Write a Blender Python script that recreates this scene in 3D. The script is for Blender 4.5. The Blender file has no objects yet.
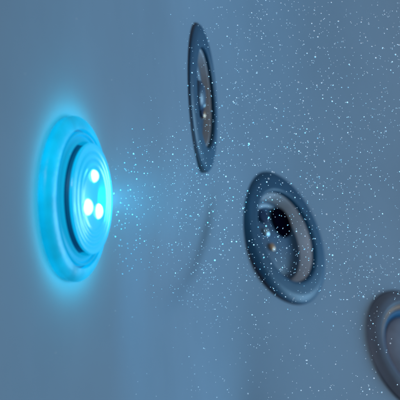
import bpy, bmesh, math, random
from mathutils import Vector, Matrix
R = math.radians
scn = bpy.context.scene
col = scn.collection
rng = random.Random(7)

# ------------------------------------------------------------------ helpers
def mat(name, base, rough=0.5, spec=0.3, metal=0.0, emit=None, estr=0.0, coat=0.0):
    m = bpy.data.materials.new(name); m.use_nodes = True
    b = m.node_tree.nodes['Principled BSDF']
    b.inputs['Base Color'].default_value = (*base, 1)
    b.inputs['Roughness'].default_value = rough
    b.inputs['Specular IOR Level'].default_value = spec
    b.inputs['Metallic'].default_value = metal
    b.inputs['Coat Weight'].default_value = coat
    b.inputs['Coat Roughness'].default_value = 0.15
    if emit:
        b.inputs['Emission Color'].default_value = (*emit, 1)
        b.inputs['Emission Strength'].default_value = estr
    return m

def worn(m, scale, amount, bump=0.0, bscale=None, detail=4):
    """mottle the base colour with object-space noise, optional fine bump"""
    nt = m.node_tree; b = nt.nodes['Principled BSDF']
    tc = nt.nodes.new('ShaderNodeTexCoord')
    no = nt.nodes.new('ShaderNodeTexNoise'); no.inputs['Scale'].default_value = scale
    no.inputs['Detail'].default_value = detail; no.inputs['Roughness'].default_value = 0.55
    nt.links.new(tc.outputs['Object'], no.inputs['Vector'])
    mr = nt.nodes.new('ShaderNodeMapRange')
    mr.inputs['From Min'].default_value = 0.3; mr.inputs['From Max'].default_value = 0.7
    mr.inputs['To Min'].default_value = 1 - amount; mr.inputs['To Max'].default_value = 1 + amount
    nt.links.new(no.outputs['Fac'], mr.inputs['Value'])
    mx = nt.nodes.new('ShaderNodeVectorMath'); mx.operation = 'SCALE'
    mx.inputs[0].default_value = b.inputs['Base Color'].default_value[:3]
    nt.links.new(mr.outputs['Result'], mx.inputs['Scale'])
    nt.links.new(mx.outputs['Vector'], b.inputs['Base Color'])
    if bump:
        n2 = nt.nodes.new('ShaderNodeTexNoise'); n2.inputs['Scale'].default_value = bscale
        n2.inputs['Detail'].default_value = 3
        nt.links.new(tc.outputs['Object'], n2.inputs['Vector'])
        bp = nt.nodes.new('ShaderNodeBump'); bp.inputs['Strength'].default_value = bump
        bp.inputs['Distance'].default_value = 0.002
        nt.links.new(n2.outputs['Fac'], bp.inputs['Height'])
        nt.links.new(bp.outputs['Normal'], b.inputs['Normal'])
    return m

def link(name, bm, m, parent=None, smooth=True, sharp=35):
    me = bpy.data.meshes.new(name); bm.normal_update(); bm.to_mesh(me); bm.free()
    if smooth:
        for p in me.polygons: p.use_smooth = True
        me.set_sharp_from_angle(angle=R(sharp))
    me.materials.append(m)
    o = bpy.data.objects.new(name, me); col.objects.link(o)
    if parent: o.parent = parent
    return o

def lathe(prof, n=96, closed=False, bm=None, cx=0, cy=0):
    """revolve (r, z) about local Z"""
    bm = bm or bmesh.new()
    rings = []
    for r, z in prof:
        if r < 1e-7: rings.append([bm.verts.new((cx, cy, z))])
        else: rings.append([bm.verts.new((cx + r*math.cos(2*math.pi*k/n), cy + r*math.sin(2*math.pi*k/n), z)) for k in range(n)])
    pairs = list(zip(rings, rings[1:]))
    if closed: pairs.append((rings[-1], rings[0]))
    for a, b in pairs:
        for k in range(n):
            k2 = (k+1) % n
            if len(a) == 1 and len(b) == 1: continue
            if len(a) == 1: bm.faces.new((a[0], b[k], b[k2]))
            elif len(b) == 1: bm.faces.new((a[k], b[0], a[k2]))
            else: bm.faces.new((a[k], b[k], b[k2], a[k2]))
    bmesh.ops.recalc_face_normals(bm, faces=bm.faces[:])
    return bm

def arc(cx, cz, rx, rz, a0, a1, n):
    return [(cx + rx*math.cos(R(a0+(a1-a0)*i/n)), cz + rz*math.sin(R(a0+(a1-a0)*i/n))) for i in range(n+1)]

def tag(o, label, cat, group=None):
    o['label'] = label; o['category'] = cat
    if group: o['group'] = group

# ------------------------------------------------------------------ the tub wall: a smooth moulded surface
F = 1600.0                           # focal length of the view in photo pixels
def lerp(tab, x):
    if x <= tab[0][0]: return tab[0][1]
    for (a, fa), (b, fb) in zip(tab, tab[1:]):
        if x <= b:
            t = (x-a)/(b-a); t = t*t*(3-2*t)
            return fa + (fb-fa)*t
    return tab[-1][1]
TH = [(-500,50),(-60,58),(30,67.5),(88,69),(188,81.8),(216,81.6),(234,65),(258,59),(306,57),(326,56),(342,53),(362,52),(440,49),(1300,47)]
GT = [(40,0.0),(190,0.30),(208,0.34),(300,0.66),(420,0.70),(1300,0.5)]
V0 = [(70,0),(201,102),(282,-38),(410,-155),(1300,-155)]
U0, U1 = -520, 760
def smooth(tab):                     # no creases in the moulding
    xs = list(range(U0-40, U1+41)); raw = [lerp(tab, x) for x in xs]
    for _ in range(2):
        acc = [0.0]
        for q in raw: acc.append(acc[-1]+q)
        n = len(raw); w_ = 20
        raw = [(acc[min(n, k+w_+1)]-acc[max(0, k-w_)])/(min(n, k+w_+1)-max(0, k-w_)) for k in range(n)]
    return raw
def tb(raw, x):
    i = min(max(x-(U0-40), 0), len(raw)-1.001); k = int(i)
    return raw[k] + (raw[k+1]-raw[k])*(i-k)
THs, GTs = smooth(TH), smooth(GT)
fl = [0.0]; us = list(range(U0, U1+1))
for u in us[:-1]:
    th = tb(THs, u+.5); g = tb(GTs, u+.5); dg = tb(GTs, u+1) - tb(GTs, u)
    T = math.sqrt(max(math.tan(R(th))**2 - g*g, 0.2))
    fl.append(fl[-1] + T/F - dg*lerp(V0, u+.5)/F)
off = math.log(0.862) - fl[70-U0]
def depth(u, v):                     # v measured upward from the picture centre, u from the left edge
    i = min(max(u-U0, 0), len(fl)-1.001); k = int(i)
    f = fl[k] + (fl[k+1]-fl[k])*(i-k)
    return math.exp(f + off + tb(GTs, u)*v/F)
def ghost_dish(u, v):                      # hollow added between lamp and jets, its shading draws a faint dark reflection
    a = R(-16); du, dv = u-184, v+40
    p = du*math.cos(a) - dv*math.sin(a)*-1; q = -du*math.sin(a)*-1 + dv*math.cos(a)
    p = du*math.cos(a) + dv*math.sin(a); q = -du*math.sin(a) + dv*math.cos(a)
    d = (p/20)**2 + (q/64)**2
    return 0.043*math.exp(-d**1.9)
def wall(u, v):
    y = depth(u, v) + ghost_dish(u, v)
    return Vector(((u-200)/F*y, y, v/F*y))
def frame(px, py):                   # contact point and outward normal of the wall under a photo pixel
    u, v = px, 200-py; e = 4
    n = (wall(u, v+e)-wall(u, v-e)).cross(wall(u+e, v)-wall(u-e, v)).normalized()
    p = wall(u, v)
    if n.dot(p) > 0: n = -n
    return p, n
def place(o, px, py, roll=0, lift=0):
    p, n = frame(px, py)
    up = (Vector((0,0,1)) - n*n.z).normalized(); x = up.cross(n)
    M = Matrix((x, up, n)).transposed().to_4x4()
    o.matrix_world = Matrix.Translation(p + n*lift) @ M @ Matrix.Rotation(R(roll), 4, 'Z')
    return p, n

LAMP = (70, 199)
JETS = [(200.5, 98), (282, 238), (414, 352)]
holes = []
for (px, py), rad in zip([LAMP]+JETS, (.036, .040, .041, .041)):
    p, n = frame(px, py); holes.append((p, n, rad))

def spaced(a, b, dense, fine, coarse):
    out = []; x = a
    while x < b:
        out.append(x); x += fine if dense[0] <= x < dense[1] else coarse
    out.append(b); return out
gu = spaced(U0, U1, (20, 470), 1.5, 14)
gv = spaced(-700, 700, (-240, 200), 3, 14)
bm = bmesh.new()
grid = [[bm.verts.new(wall(u, v)) for v in gv] for u in gu]
for i in range(len(gu)-1):
    for j in range(len(gv)-1):
        q = (grid[i][j], grid[i+1][j], grid[i+1][j+1], grid[i][j+1])
        c = (q[0].co+q[2].co)/2
        if any((c-p).length < .08 and ((c-p)-n*(c-p).dot(n)).length < rad and abs((c-p).dot(n)) < .02 for p, n, rad in holes): continue
        f = bm.faces.new(q)
M_wall = worn(mat('acrylic_shell', (0.205, 0.310, 0.415), 0.6, 0.06), 7, 0.07, 0.04, 60)
nt = M_wall.node_tree                # the acrylic lets a little light through
tr = nt.nodes.new('ShaderNodeBsdfTranslucent'); tr.inputs['Color'].default_value = (0.22, 0.36, 0.46, 1)
ms = nt.nodes.new('ShaderNodeMixShader'); ms.inputs['Fac'].default_value = 0.22
nt.links.new(nt.nodes['Principled BSDF'].outputs[0], ms.inputs[1]); nt.links.new(tr.outputs[0], ms.inputs[2])
nt.links.new(ms.outputs[0], nt.nodes['Material Output'].inputs['Surface'])
w = link('tub_wall', bm, M_wall, sharp=180)
w['kind'] = 'structure'
# outward side must look at the camera
if w.data.polygons[0].normal.dot(w.data.polygons[0].center) > 0: w.data.flip_normals()

# ------------------------------------------------------------------ the lamp
CY = (0.02, 0.62, 1.0)
M_bez = worn(mat('glowing_bezel', (0.0, 0.26, 0.42), 0.35, 0.15, emit=(0.0, 0.47, 0.84), estr=0.60), 55, 0.25, 0.25, 130)
nt = M_bez.node_tree                 # uneven glow painted into the emission, as if shining through the plastic
no = nt.nodes.new('ShaderNodeTexNoise'); no.inputs['Scale'].default_value = 26; no.inputs['Detail'].default_value = 3
tc = nt.nodes.new('ShaderNodeTexCoord'); nt.links.new(tc.outputs['Object'], no.inputs['Vector'])
mr = nt.nodes.new('ShaderNodeMapRange'); mr.inputs['From Min'].default_value = .3; mr.inputs['From Max'].default_value = .7
mr.inputs['To Min'].default_value = .40; mr.inputs['To Max'].default_value = .92
nt.links.new(no.outputs['Fac'], mr.inputs['Value']); nt.links.new(mr.outputs['Result'], nt.nodes['Principled BSDF'].inputs['Emission Strength'])
M_ret = mat('retaining_ring', (0.0, 0.22, 0.38), 0.35, 0.2, emit=(0.0, 0.46, 0.84), estr=0.62)
M_groove = mat('groove', (0.0, 0.10, 0.20), 0.5, 0.1, emit=(0.0, 0.34, 0.66), estr=0.5)
M_glow = mat('halo_ring', (0.05, 0.45, 0.62), 0.5, 0.3, emit=(0.0, 0.80, 0.95), estr=12.0)
M_ring = mat('lens_collar', (0.0, 0.15, 0.30), 0.4, 0.2)
M_lens = mat('lit_lens', (0.0, 0.30, 0.5), 0.2, 0.4, emit=(0.0, 0.52, 0.94), estr=0.66)
M_led = mat('led', (0.8, 0.9, 0.9), 0.3, 0.5, emit=(0.13, 0.72, 1.0), estr=7.0)
M_back = mat('lamp_body', (0.02, 0.08, 0.12), 0.6)
lamp = bpy.data.objects.new('spa_light', None); col.objects.link(lamp)
tag(lamp, 'lit round cyan lamp with three white LED spots set in the tub wall', 'lamp')
RB = 0.0448
TB = .0066
prof = [(RB*.62,-.004), (RB*.985,-.004), (RB*.985,.0016), (RB,.0017), (RB,.0024)] + arc(RB-.0072,.0024,.0072,TB-.0024,0,90,10)[1:] + \
       [(RB*.845,TB-.0001),(RB*.835,TB-.0008),(RB*.83,-.004)]
link('groove', lathe([(RB*.835,-.003),(RB*.835,TB-.0030),(RB*.80,TB-.0030),(RB*.80,-.003)], 128), M_groove, lamp, sharp=30)
pr2 = [(RB*.805,-.004),(RB*.805,TB-.0012)] + arc(RB*.785,TB-.0012,RB*.020,.0014,0,180,8) + \
      [(RB*.755,TB-.0008),(RB*.735,TB-.0006),(RB*.715,TB-.0001),(RB*.700,TB+.0012),(RB*.690,TB+.0015),(RB*.680,TB+.0011),(RB*.677,TB-.001),(RB*.677,-.004)]
link('retaining_ring', lathe(pr2, 128), M_ret, lamp, sharp=30)
link('halo_ring', lathe(arc(.046,-.010,.004,.004,0,330,11), 64, True), M_glow, lamp)  # unseen glowing ring added behind the wall to make the halo
link('bezel', lathe(prof, 128), M_bez, lamp, sharp=30)
RL = 0.0300
HL = 0.0126
link('collar', lathe([(RL*.80,-.002),(RL*.97,-.002),(RL*.97,.004),(RL*.955,.0045),(RL*.955,HL-.0030),(RL*.975,HL-.0027),(RL*.975,HL-.0020),(RL*.93,HL-.0018),(RL*.80,HL-.0026)], 96, True), M_ring, lamp, sharp=30)
lp = [(RL*.96,HL-.0026),(RL*.985,HL-.0020),(RL,HL-.0012),(RL*.99,HL-.0002),(RL*.97,HL)]
for i in range(1, 40):               # concentric ridges, flattening to the middle
    t = i/40; r = RL*.955*(1-t)
    amp = .00032 if t < .42 else .0
    lp.append((r, HL-.0006 + .0022*(1-(1-t)**2) + amp*math.sin(t*2*math.pi/.14)))
lp.append((0, lp[-1][1]))
lens = link('lens', lathe(lp, 96), M_lens, lamp, sharp=60)
leds = []
for x, y, q in ((-.0025,.0120,.0034), (-.0120,-.0045,.0044), (.0030,-.0068,.0042)):
    z0 = HL+.0010
    leds.append(link('led', lathe([(q, z0-.003), (q, z0)] + arc(0, z0, q, .0028, 0, 90, 7)[1:-1] + [(0, z0+.0028)], 24, cx=x, cy=y), M_led, lamp, sharp=60))
link('housing', lathe([(.0245,-.0005),(.0245,-.03),(0,-.03)], 64), M_back, lamp)
lp_, ln_ = place(lamp, *LAMP, lift=.001)
def beam(name, power, size, blend, lift, aim):
    l = bpy.data.lights.new(name, 'SPOT'); l.energy = power; l.color = (0.02, 0.58, 1.0)
    l.spot_size = R(size); l.spot_blend = blend; l.shadow_soft_size = 0.004
    o = bpy.data.objects.new(name, l); col.objects.link(o); o.location = lp_ + ln_*(HL+lift)
    o.rotation_euler = (-aim).to_track_quat('Z', 'Y').to_euler()
to_jet = (frame(*JETS[1])[0]-lp_).normalized()
beam('led_glow', 1.5, 178, 0.2, .006, ln_ + to_jet*.35)
beam('led_beam', 2.6, 84, 0.7, .004, ln_ + to_jet*.55)

# ------------------------------------------------------------------ the jets
M_rim  = worn(mat('slate_blue_rim', (0.004, 0.058, 0.120), 0.42, 0.22), 30, 0.15, 0.03, 90)
M_rim3 = worn(mat('grey_rim', (0.078, 0.108, 0.150), 0.5, 0.2, metal=0.0), 30, 0.15, 0.03, 90)
M_edge = mat('dark_gasket', (0.012, 0.022, 0.045), 0.5)
M_cup  = worn(mat('pale_cup', (0.36, 0.42, 0.48), 0.45, 0.3), 40, 0.18)
M_face = worn(mat('teal_nozzle', (0.004, 0.060, 0.130), 0.40, 0.5), 60, 0.25, 0.05, 120)
M_blk  = mat('opening', (0.0005, 0.001, 0.006), 0.7, 0.0)
M_slot = mat('slot', (0.002, 0.018, 0.060), 0.6, 0.1)
M_scr  = mat('screw_head', (0.35, 0.50, 0.55), 0.3, 0.5, metal=0.6)
M_brz  = mat('copper_screw', (0.42, 0.28, 0.18), 0.35, 0.5, metal=0.5)
M_cop  = worn(mat('copper_edge', (0.26, 0.15, 0.09), 0.55, 0.2, metal=0.0), 50, 0.3)
M_blu  = worn(mat('blue_ring', (0.010, 0.11, 0.24), 0.3, 0.5), 50, 0.2)
M_cen  = worn(mat('grey_nozzle', (0.14, 0.19, 0.26), 0.5, 0.2), 50, 0.2)

def make_jet(name, label, RJ, style, t, spot, dome=False):
    j = bpy.data.objects.new(name, None); col.objects.link(j)
    tag(j, label, 'jet', 'round water jets in the tub wall')
    rl = RJ*(.67 if style == 'blue' else .74)
    link('gasket', lathe([(RJ*.8,-.010),(RJ*1.0,-.010),(RJ*1.0,.0012),(RJ*.985,.002),(RJ*.8,.002)], 96, True), M_edge, j, sharp=30)
    ts = t
    prof = [(RJ*.985,-.008),(RJ*.985,.0020),(RJ*.975,.0028)] + [(RJ*(.975-.13*k/8), .0028+(ts-.0028)*math.sin(k/8*math.pi/2)**.9) for k in range(1, 9)] + \
           [(rl+RJ*.07, t+.0004)] + arc(rl+.002, t-.0016,.002,.0020,90,180,5) + [(rl,-.008)]
    link('rim', lathe(prof, 128, True), M_rim if style == 'blue' else M_rim3, j, sharp=30)
    D = -.0085 if not dome else -.005                        # nozzle face level
    if style == 'blue':
        link('cup', lathe([(rl-.0002,t-.004),(rl-.0006,t-.003),(rl*.975,t-.0035),(rl*.95,.001),(rl*.89,D),(rl*.82,D-.001)], 96), M_cup, j, sharp=40)
        face = link('nozzle_face', lathe([(rl*.895,D-.006),(rl*.895,D+.0005),(rl*.88,D+.0012),(rl*.80,D+.0012),(rl*.76,D+.0004),(rl*.4,D+.0016),(0,D+.0020)], 96), M_face, j, sharp=30)
        hx, hy, hr = spot[0]
        link('opening', lathe([(RJ*hr*1.12,D-.001),(RJ*hr*1.12,D+.0028),(RJ*hr*1.04,D+.0034),(RJ*hr,D+.0030),(RJ*hr*.9,D+.0024),(0,D+.0022)], 48, cx=RJ*hx, cy=RJ*hy), M_blk, face)
        sx, sy = spot[1]
        link('slot', lathe([(RJ*.10,D-.001),(RJ*.10,D+.0030),(RJ*.08,D+.0034),(0,D+.0026)], 32, cx=RJ*sx, cy=RJ*sy), M_slot, face)
        for (x, y), m in zip(spot[2:], (M_scr, M_brz)):
            link('screw', lathe([(RJ*.055,D-.001),(RJ*.055,D+.0034),(RJ*.035,D+.0042),(0,D+.0044)], 20, cx=RJ*x, cy=RJ*y), m, face)
        if dome:
            link('nozzle', lathe([(rl*.30,D-.002),(rl*.30,D+.004)] + arc(0,D+.004,rl*.30,.0048,0,90,8)[1:-1] + [(0,D+.0088)], 48, cx=0, cy=RJ*.04), M_face, j)
    else:
        link('inner_edge', lathe([(rl-.0002,-.004),(rl-.0002,t-.002),(rl-.0008,t-.0012),(rl*.93,t-.0030),(rl*.90,-.004)], 96, True), M_cop, j, sharp=40)
        link('blue_ring', lathe([(rl*.905,-.006),(rl*.905,t-.0045),(rl*.86,t-.0048),(rl*.80,-.001),(rl*.78,D)], 96), M_blu, j, sharp=40)
        face = link('nozzle_face', lathe([(rl*.79,D-.003),(rl*.79,-.003)] + arc(0,-.003,rl*.78,.009,10,90,10)[:-1] + [(0,.006)], 96), M_cen, j, sharp=40)
        link('opening', lathe([(RJ*.14,.003),(RJ*.14,.0064),(RJ*.12,.0070),(RJ*.10,.0064),(0,.0063)], 32), M_blk, face)
    return j
SP = [(.27,.26,.20),(-.16,.36),(-.20,.12),(-.16,-.10)]
j1 = make_jet('water_jet', 'narrow edge-on dark blue jet ring high on the wall, nearest the lit lamp', 75*depth(200.5,102)/F, 'blue', .0045, [(.40,.05,.13),(.30,-.14),(.42,-.05),(.40,-.20)], True)
place(j1, *JETS[0])
j2 = make_jet('water_jet', 'tilted dark blue jet ring with a black off-centre hole, pale cup and cyan-lit lower edge', 70.5*depth(282,-38)/F, 'blue', .0058, SP)
place(j2, *JETS[1])
j3 = make_jet('water_jet', 'grey jet ring with copper inner edge and blue inner ring, cut off at the right', 67*depth(410,-155)/F, 'grey', .0075, None)
place(j3, *JETS[2])

# ------------------------------------------------------------------ bubbles adrift in the water
M_bub = mat('air_bubble', (0.85, 0.90, 0.93), 0.3, 0.5)
def density(u, yp):
    if u < 108:
        return .012 if yp > 60 else .003
    if u < 235:                       # the stream leaving the lamp widens to the right
        half = 52 + (u-105)*.70
        k = abs(yp-205)/half
        d = 1.2 if k < .55 else max(.05, 1.2*(1-(k-.55)/.7))
        if u > 160: d = max(d, min(.45, .05+(u-160)*.006))
    else:
        d = .85 + .15*math.sin(u*.031+1)*math.sin(yp*.023)
        if yp > 300: d *= .45
    if u > 385 and yp > 300: d *= .6
    return d
spots = []
clumps = [(rng.uniform(190, 400), rng.uniform(0, 400)) for _ in range(90)]
while len(spots) < 3500:
    if rng.random() < .12:
        c = rng.choice(clumps); u = rng.gauss(c[0], 9); yp = rng.gauss(c[1], 9)
    else:
        u = rng.uniform(-12, 414); yp = rng.uniform(-12, 412)
    if rng.random()*1.4 > density(u, yp): continue
    y0 = depth(u, 200-yp)
    if u < 170: y = y0 - (.006 + .010*max(0, min(1, (150-u)/35))) - rng.random()*(.03 + .04*max(0, min(1, (u-110)/40)))
    else: y = min(y0 - .008, rng.gauss(1.0, .045))
    y = max(y, .80)
    s = rng.lognormvariate(-.18, .30)
    rad = (.00017 + .00009*max(0, min(1, (u-110)/120)))*s*y/.95
    spots.append((rad/y, Vector(((u-200)/F*y, y, (200-yp)/F*y)), rad))
spots.sort(key=lambda t: -t[0])
def bub_bm():
    b = bmesh.new(); bmesh.ops.create_icosphere(b, subdivisions=2, radius=1); return b
proto = None
LB = 'tiny pale round air bubble adrift in the blue water before the tub wall'
for s, p, rad in spots[:300]:
    if proto is None:
        proto = link('bubble', bub_bm(), M_bub, sharp=180); o = proto
        tag(o, LB, 'bubble', 'larger air bubbles drifting in the water')
    else:
        o = proto.copy(); col.objects.link(o)
    o.location = p; o.scale = (rad*rng.uniform(.85, 1.15), rad, rad*rng.uniform(.85, 1.25))
    o.rotation_euler = (0, rng.uniform(-.6, .6), 0)
bmr = bmesh.new()
for s, p, rad in spots[300:]:
    bmesh.ops.create_icosphere(bmr, subdivisions=1, radius=rad, matrix=Matrix.Translation(p))
o = link('fine_bubbles', bmr, M_bub, sharp=180)
o['kind'] = 'stuff'
tag(o, 'fine scatter of the smallest bright specks drifting through the water', 'bubbles')

# ------------------------------------------------------------------ mist volume added to make the cyan glow beside the lamp
bmh = bmesh.new(); bmesh.ops.create_icosphere(bmh, subdivisions=3, radius=1)
mh = bpy.data.materials.new('glow_volume'); mh.use_nodes = True
nt = mh.node_tree; nt.nodes.remove(nt.nodes['Principled BSDF'])
tc = nt.nodes.new('ShaderNodeTexCoord')
ln = nt.nodes.new('ShaderNodeVectorMath'); ln.operation = 'LENGTH'; nt.links.new(tc.outputs['Object'], ln.inputs[0])
mr = nt.nodes.new('ShaderNodeMapRange'); mr.interpolation_type = 'SMOOTHSTEP'
mr.inputs['From Min'].default_value = 1.0; mr.inputs['From Max'].default_value = 0.1
mr.inputs['To Min'].default_value = 0.0; mr.inputs['To Max'].default_value = 0.14
nt.links.new(ln.outputs['Value'], mr.inputs['Value'])
pv = nt.nodes.new('ShaderNodeVolumePrincipled'); pv.inputs['Color'].default_value = (0.8, 0.9, 0.95, 1)
nt.links.new(mr.outputs['Result'], pv.inputs['Density'])
nt.links.new(pv.outputs['Volume'], nt.nodes['Material Output'].inputs['Volume'])
pl = link('glow_mist', bmh, mh, smooth=False); pl['kind'] = 'stuff'
tag(pl, 'faint cyan glow in front of the lit lamp, drawn as an added mist', 'mist')
pl.location = lp_ + ln_*.028 + to_jet*.022
pl.scale = (.070, .070, .110); pl.rotation_euler = (ln_*.5 + to_jet).to_track_quat('Z', 'Y').to_euler()

# ------------------------------------------------------------------ light
wd = bpy.data.worlds.new('World'); scn.world = wd; wd.use_nodes = True
bg = wd.node_tree.nodes['Background']; bg.inputs['Color'].default_value = (0.92, 0.88, 0.87, 1); bg.inputs['Strength'].default_value = 0.28
def area(name, loc, aim, size, power, colr):
    l = bpy.data.lights.new(name, 'AREA'); l.size = size; l.energy = power; l.color = colr
    o = bpy.data.objects.new(name, l); col.objects.link(o); o.location = loc
    o.rotation_euler = (Vector(aim)-Vector(loc)).to_track_quat('-Z', 'Y').to_euler()
area('blue_fill', (2.1, 2.0, -0.25), (0, 1.0, 0), 1.0, 53, (0.37, 0.70, 1.0))  # added blue fill from out of view, brightens the left of the wall
area('warm_light', (-0.55, -0.5, 0.9), (0.2, 1.25, -0.05), 0.35, 18, (1.0, 0.72, 0.64))

# ------------------------------------------------------------------ camera
cd = bpy.data.cameras.new('Camera'); cam = bpy.data.objects.new('Camera', cd); col.objects.link(cam)
cam.rotation_euler = (R(90), 0, 0); cd.sensor_width = 36; cd.lens = 36*F/400
cd.clip_start = .01; cd.clip_end = 50
cd.dof.use_dof = True; cd.dof.focus_distance = 0.99; cd.dof.aperture_fstop = 17
scn.camera = cam
scn.view_settings.view_transform = 'Standard'; scn.view_settings.look = 'None'; scn.view_settings.exposure = -0.05
scn.render.resolution_x = scn.render.resolution_y = 1024
scn.render.engine = 'CYCLES'
